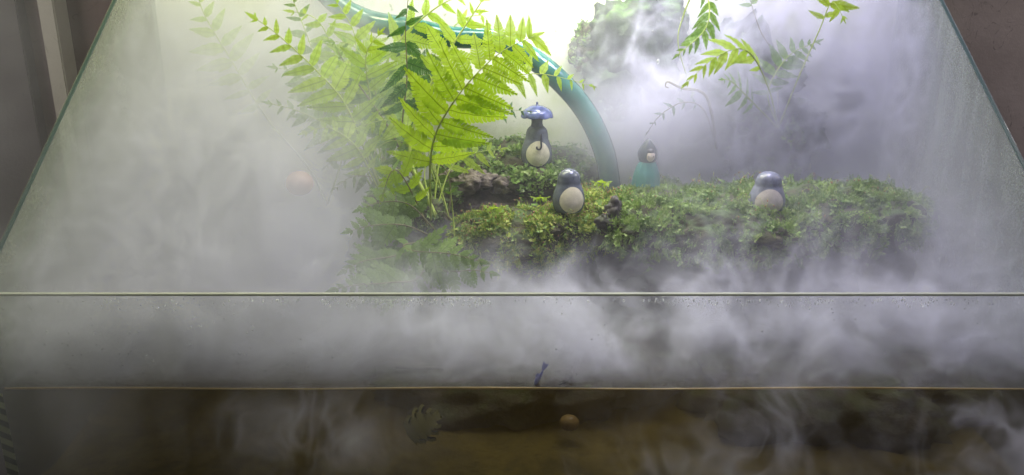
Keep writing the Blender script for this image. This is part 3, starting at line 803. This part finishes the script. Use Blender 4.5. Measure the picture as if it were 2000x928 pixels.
# ------------------------------------------------------------------ ornaments
def lathe(name, prof, mat, parent, seg=40, squash=1.0, sub=True, bend=None):
    V = []; Fc = []; n = len(prof)
    for r, z in prof:
        for k in range(seg):
            a = 2 * PI * k / seg; V.append((r * math.cos(a), r * math.sin(a) * squash, z))
    for i in range(n - 1):
        for k in range(seg): Fc.append((i * seg + k, i * seg + (k + 1) % seg, (i + 1) * seg + (k + 1) % seg, (i + 1) * seg + k))
    Fc.append(tuple(reversed(range(seg)))); Fc.append(tuple(range((n - 1) * seg, n * seg)))
    return from_data(name, V, Fc, mat, parent)
def smooth_prof(pts, n=6):
    q = catmull([Vector((r, z, 0)) for r, z in pts], n); return [(max(p.x, 1e-5), p.y) for p in q]
def prof_r(prof, z):
    for (r0, z0), (r1, z1) in zip(prof, prof[1:]):
        if z0 <= z <= z1 and z1 > z0: return r0 + (r1 - r0) * (z - z0) / (z1 - z0)
    return 0
def front_panel(prof, zc, hz, half_ang, mat, parent, squash=.85, name='front_panel', lift=.0004):
    """oval of paler glaze raised on the body's front"""
    V = []; Fc = []; R = 10; Sg = 32
    def pt(u, v):
        z = zc + hz * v; r = prof_r(prof, z); a = -PI / 2 + half_ang * u
        k = lift * (1 - (u * u + v * v) * .9)
        return (( r + k) * math.cos(a), (r + k) * math.sin(a) * squash, z)
    V.append(pt(0, 0))
    for i in range(1, R + 1):
        for k in range(Sg):
            a = 2 * PI * k / Sg; V.append(pt(i / R * math.cos(a), i / R * math.sin(a)))
    for k in range(Sg): Fc.append((0, 1 + k, 1 + (k + 1) % Sg))
    for i in range(R - 1):
        for k in range(Sg):
            a = 1 + i * Sg + k; b = 1 + i * Sg + (k + 1) % Sg; Fc.append((a, a + Sg, b + Sg, b))
    return from_data(name, V, Fc, mat, parent)

def pot(x, y, Y, H, w, rz, label, body='slate', panel='cream', lid=True):
    o = empty('ornament', P(x, y, Y), rz); tag(o, label, 'ornament')
    pr = smooth_prof([(0.0, 0), (.62 * w, 0.0), (.86 * w, .06 * H), (1.0 * w, .25 * H), (.95 * w, .43 * H), (.83 * w, .57 * H), (.74 * w, .66 * H), (.71 * w, .76 * H), (.62 * w, .87 * H), (.36 * w, .965 * H), (0, H)])
    lathe('body', pr, M[body], o, squash=.85)
    front_panel(pr, .33 * H, .30 * H, .86, M[panel], o)
    if False:
        lathe('knob', [(z0[0], z0[1] + H * .985) for z0 in smooth_prof([(.0, 0), (.16 * w, 0), (.13 * w, .05 * H), (.0, .075 * H)], 4)], M[body], o, 20)
    return o, pr
pot(1110, 414, .79, .047, .0175, .25, 'dark slate and cream rounded ornament standing in the front yellow-green moss')
pot(1495, 416, .768, .044, .0185, -.1, 'pale bluish-grey ornament half sunk in moss on the right ledge', 'slate_pale', 'buff')
o, pr = pot(1048, 324, .90, .050, .0185, .1, 'grey ornament with cream belly under a blue umbrella cap on back mound', lid=False)
lathe('stalk', [(.0078, .045), (.0066, .051), (.0072, .060)], M['slate'], o, 16)
capV = smooth_prof([(.0040, .0595), (.0170, .0570), (.0190, .0585), (.0160, .0650), (.0080, .0705), (.0018, .0722), (.0012, .0750), (0.0, .0755)], 5)
cp = lathe('umbrella_cap', capV, M['blue'], o, 48)
for v in cp.data.vertices:                    # eight shallow scallops
    r = math.hypot(v.co.x, v.co.y); a = math.atan2(v.co.y, v.co.x)
    v.co.z += .0014 * (r / .019) ** 3 * (1 - abs(math.sin(a * 4)))
cane = catmull([Vector((.003, -.0135, .040)), Vector((.003, -.0158, .030)), Vector((.003, -.0168, .0255)), Vector((.001, -.0175, .0225)), Vector((-.002, -.0175, .0235)), Vector((-.0022, -.0172, .026))], 5)
tube('umbrella_handle', cane, .0011, M['black'], o, 10)

# hooded figurine
o = empty('hooded_figurine', P(1262, 362, .875), 0.15); tag(o, 'small hooded figurine in a teal cape standing behind the moss', 'figurine')
pr = smooth_prof([(0, 0), (.0155, 0), (.0160, .004), (.0148, .014), (.0115, .024), (.0070, .030), (0.0, .032)])
cape = lathe('cape', pr, M['teal'], o, 48, .8)
for v in cape.data.vertices:
    a = math.atan2(v.co.y, v.co.x); k = 1 + .07 * math.sin(a * 9) * (1 - v.co.z / .032); v.co.x *= k; v.co.y *= k
def egg(name, c, r, mat, parent, point=0.0, seg=32):
    bm = bmesh.new(); bmesh.ops.create_uvsphere(bm, u_segments=seg, v_segments=20, radius=1)
    for v in bm.verts:
        q = v.co.copy(); t = max(0, q.z); q.x *= 1 - .35 * point * t ** 2; q.y *= 1 - .2 * point * t ** 2; q.z *= 1 + .2 * point * t
        v.co = Vector((q.x * r[0], q.y * r[1], q.z * r[2])) + Vector(c)
    me = bpy.data.meshes.new(name); bm.to_mesh(me); bm.free(); return mesh_obj(name, me, mat, parent)
egg('hood', (0, 0, .0370), (.0118, .0105, .0132), M['hood'], o, 1.6)
egg('face', (.0005, -.0044, .0360), (.0068, .0075, .0080), M['face'], o)
egg('fringe', (.0005, -.0049, .0408), (.0062, .0063, .0044), M['black'], o)
for s in (-1, 1): egg('eye', (s * .0028 + .0005, -.0116, .0358), (.0006, .0004, .0008), M['black'], o, seg=8)

# ------------------------------------------------------------------ things in and on the water
def fish(x, y, Y, L, rot, mat, fin, label):
    o = empty('fish', P(x, y, Y)); o.rotation_euler = rot; tag(o, label, 'fish')
    path = [Vector((L * t, 0, .02 * L * math.sin(t * 6))) for t in [i / 10 for i in range(11)]]
    rad = [L * .02 + L * .13 * math.sin(PI * min(1, (i / 10) ** .7 * 1.0)) * (1 - .35 * i / 10) for i in range(11)]
    b = tube('body', path, rad, mat, o, 12)
    for v in b.data.vertices: v.co.y *= .55
    from_data('tail_fin', [(L * .93, 0, 0), (L * 1.15, .001, L * .14), (L * 1.42, .003, L * .16), (L * 1.35, .002, 0), (L * 1.45, .002, -L * .15), (L * 1.15, .001, -L * .12)], [(0, 1, 2, 3), (0, 3, 4, 5)], fin, o)
    from_data('dorsal_fin', [(L * .40, 0, L * .10), (L * .50, 0, L * .22), (L * .72, 0, L * .17), (L * .68, 0, L * .08)], [(0, 1, 2, 3)], fin, o)
    for s in (-1, 1): egg('eye', (L * .10, s * L * .045, L * .02), (L * .018, L * .01, L * .018), M['black'], o, seg=10)
    return o
fb = glaze('blue_fish', (0.16, 0.17, 0.55), .4); fr = glaze('brown_fish', (.05, .04, .03), .5); ff = glaze('red_fin', (.10, .025, .02), .5)
fish(1045, 752, .600, .016, (0, -1.15, -.2), fb, fb, 'small blue-violet fish just above the waterline at the front glass')
fish(1092, 753, .600, .010, (0, -.5, .1), fr, fr, 'tiny dark fish touching the waterline right of the blue one')
fish(880, 908, .65, .025, (0, -.05, 0), fr, ff, 'dim brown fish with reddish tail low in the water')
rock([px_blob(1112, 826, .66, .0095, .008, .0080)], 'tan rounded pebble glowing in the dark water', 'soil', 'pebble', 'pebble', seed=31, amp=.1, sub=4)
M['pebble'] = glaze('tan_pebble', (.13, .08, .025), .8); bpy.data.objects['pebble'].data.materials[0] = M['pebble']
# sunken leaf
lf = bpy.data.objects.new('sunken_leaf', leaflet_mesh('sunken_leaf', 5, .60, .3, .2, .2, 3, .12)); C.objects.link(lf); lf.data.materials.append(simple('olive_leaf', (.12, .11, .02), .7))
lf.location = P(795, 850, .615); lf.scale = (.034,) * 3; lf.rotation_euler = (1.2, -.5, .2); tag(lf, 'broad olive-yellow leaf hanging in the dark water', 'leaf')
st = tube('floating_twig', catmull([P(772, 716, .625), P(820, 719, .625), P(866, 720, .625)], 5), .0018, simple('twig_wood', (.09, .07, .05), .7), None, 8)
tag(st, 'thin dark twig floating on the water behind the front glass', 'twig')
tr = tube('refraction_rod', catmull([P(100, 940, .66), P(170, 880, .70), P(260, 810, .74)], 6), .003, simple('olive_refraction', (.42, .44, .10), .7), None, 8)  # added rod whose olive colour stands for a refracted diagonal
tag(tr, 'pale olive streak added for the refracted diagonal at lower left', 'root')

# condensation drops on the front pane and a few hanging drops
def drop_set(name, spots, label=None, parent=None):
    Vs = []; Fs = []; off = 0
    bm = bmesh.new(); bmesh.ops.create_icosphere(bm, subdivisions=1, radius=1); base = [v.co.copy() for v in bm.verts]; fcs = [tuple(v.index for v in f.verts) for f in bm.faces]; bm.free()
    for c, r, sx, sy, sz in spots:
        Vs += [Vector((b.x * r * sx, b.y * r * sy, b.z * r * sz)) + c for b in base]; Fs += [tuple(i + off for i in f) for f in fcs]; off += len(base)
    o = from_data(name, Vs, Fs, M['drop']); o['kind'] = 'stuff'
    return o
spots = []
for i in range(420):
    x = random.choice([random.uniform(620, 960), random.uniform(1250, 1900), random.uniform(100, 1950)])
    p = P(x, 588 + abs(random.gauss(0, 7)), YF - G); spots.append((Vector((p.x, YF - .0004, p.z)), random.uniform(.0003, .0009), 1, .5, random.uniform(1, 2.2)))
for i in range(120):
    x = random.gauss(270, 170) if i % 2 else random.uniform(0, 2000); y = random.uniform(600, 745)
    p = P(x, y, YF - G); spots.append((Vector((p.x, YF - .0004, p.z)), random.uniform(.0003, .0011), 1.2, .35, .8))
tpart(drop_set('condensation_drops', spots))
for x, y, Y, r, lab in ((1285, 120, .80, .0022, 'hanging bright water drop before the dark bark'), (1275, 62, .80, .0013, 'upper tiny round water drop before the dark bark'), (1330, 38, .80, .0013, 'tiny water drop near the hanging frond')):
    c = P(x, y, Y); o = drop_set('water_drop', [(Vector((0, 0, 0)), r, .8, .8, 1.3)]); del o['kind']; o.location = c; tag(o, lab, 'water drop')

# ------------------------------------------------------------------ fog
def haze_box(name, lo, hi, build, step=None):
    o = box(name, lo, hi); m, nt, out = new_mat(name + '_air')
    p = world_pos(nt); X, Y, Z = xyz(nt, p)
    dens = build(nt, p, X, Y, Z)
    n = nt.nodes.new('ShaderNodeVolumePrincipled'); n.inputs['Color'].default_value = (0.88, 0.88, 0.98, 1); n.inputs['Anisotropy'].default_value = 0.15
    nt.links.new(dens.max(0.0).v, n.inputs['Density']); nt.links.new(n.outputs[0], out.inputs['Volume'])
    m.cycles.volume_sampling = 'EQUIANGULAR' if False else 'MULTIPLE_IMPORTANCE'
    m.cycles.volume_step_rate = .38 if build is inside else .8
    o.data.materials.append(m); tag(o, kind='stuff'); o['label'] = 'white drifting fog'; o['category'] = 'fog'
    return o
def gauss(X, Y, Z, c, r):
    a = (X - c[0]) / r[0]; b = (Y - c[1]) / r[1]; d = (Z - c[2]) / r[2]
    return ((a * a + b * b + d * d) * -1.0).exp()
def pc(x, y, Y): return tuple(P(x, y, Y))

def inside(nt, p, X, Y, Z):
    warp = nt.nodes.new('ShaderNodeVectorMath'); warp.operation = 'MULTIPLY_ADD'
    nt.links.new(noise(nt, p, 7.0, 1, color=True), warp.inputs[0]); warp.inputs[1].default_value = (.10, .10, .10); nt.links.new(p, warp.inputs[2])
    w = warp.outputs[0]
    n1 = noise(nt, w, 13.0, 3, .55)
    ridge = ((noise(nt, mapping(nt, w, (1, 1, .75)), 19.0, 2, .5) - .5).abs() * 2.0)         # thin sheets
    wisp = (1.0 - ridge * 4.0).max(0.0).pow(1.8)
    body = n1.step(.46, .61)
    wisp = wisp + (1.0 - (noise(nt, w, 44.0, 1, .5) - .5).abs() * 9.0).max(0.0) * (wisp * 1.5 + .12)
    left = X.step(-.09, -.25) * (9.0 + Z.step(.05, .0) * 3.0) * (n1 * 1.0 + .45 + wisp * .6)
    low = Z.step(.105, .03) * Y.step(.84, .72) * X.step(-.14, .0) * (body * 6.0 + wisp * 20.0 * (body * .8 + .2) + .1)
    lowl = Z.step(.14, .03) * X.step(-.02, -.10) * Y.step(.82, .68) * (body * 6.0 + wisp * 5.0 + 1.0)
    right = X.step(.10, .22) * (Y.step(.84, .90) * (Z.step(.30, .17) * .75 + .25 + X.step(.19, .27) * .75)._op('MINIMUM', 1.1) * (body * 6.0 + wisp * 14.0 + X.step(.20, .28) * 1.6 + .8) + (body * .8 + wisp * 3.0) * Z.step(.16, .09) + .3)
    farr = X.step(.34, .44) * 3.0
    bank = gauss(X, Y, Z, pc(1275, 262, .915), (.085, .045, .055)) * (n1 * 26.0 + 26.0)
    bank2 = gauss(X, Y, Z, pc(1240, 110, .92), (.09, .025, .06)) * (wisp * 10.0 + body * 1.0)
    cut = (Z - (Y - YF) * SL).step(RIM + .012, RIM - .035)
    fr = Y.step(.72, .62) * Z.step(.075, .03) * (body * (X.step(.25, .0) * 4.0 + 5.5) + X.step(.16, -.05) * 5.0 + Z.step(.03, .0) * X.step(.28, .05) * 8.0 + .3)
    return (left + low + lowl + right + farr + bank + bank2 + fr + .3) * cut
def front(nt, p, X, Y, Z):
    warp = nt.nodes.new('ShaderNodeVectorMath'); warp.operation = 'MULTIPLY_ADD'
    nt.links.new(noise(nt, p, 9.0, 2, color=True), warp.inputs[0]); warp.inputs[1].default_value = (.20, .20, .20); nt.links.new(p, warp.inputs[2])
    w = warp.outputs[0]
    ridge = ((noise(nt, mapping(nt, w, (1.3, 1, .6)), 17.0, 2, .5) - .5).abs() * 2.0)
    wisp = (1.0 - ridge * 4.0).max(0.0).pow(2.2)
    n1 = noise(nt, w, 8.0, 2, .5).step(.44, .66)
    near = Y.step(.50, .555)
    bl = gauss(X, Y, Z, (-.17, .57, -.02), (.08, .05, .035)) * (n1 * 9.0 + wisp * 9.0 + .3)
    br = X.step(.03, .10) * Z.step(.10, .0) * (wisp * 13.0 * (n1 * .85 + .15) + n1 * .4)
    bll = gauss(X, Y, Z, (-.42, .52, .05), (.10, .08, .10)) * (n1 * 4.0 + 1.0)
    return (bl + br) * near + bll
def haze_prism(name, poly, x0, x1, build):
    o = haze_box(name, (0, 0, 0), (1, 1, 1), build)
    q = prism('tmp', poly, x0, x1, o.data.materials[0]); o.data = q.data; o.data.name = name
    bpy.data.objects.remove(q)
    return o
up = .012
haze_prism('haze', [(YF + .002, .004), (YB - .002, .004), (YB - .002, ztop + up), (YF + .002, RIM + up)], XL + .002, XR - .002, inside)
haze_prism('haze', [(.455, -.13), (YF - G - .002, -.13), (YF - G - .002, .16), (.455, .16)], -.50, .54, front)

def left_air(nt, p, X, Y, Z):
    n = noise(nt, p, 7.0, 3, .55, .6).step(.38, .66)
    return Z.step(.50, .15) * (n * .8 + .12)
haze_prism('haze', [(YF + .01, -.10), (1.30, -.10), (1.30, .50), (YF + .01, .30)], -.95, XL - G - .003, left_air)
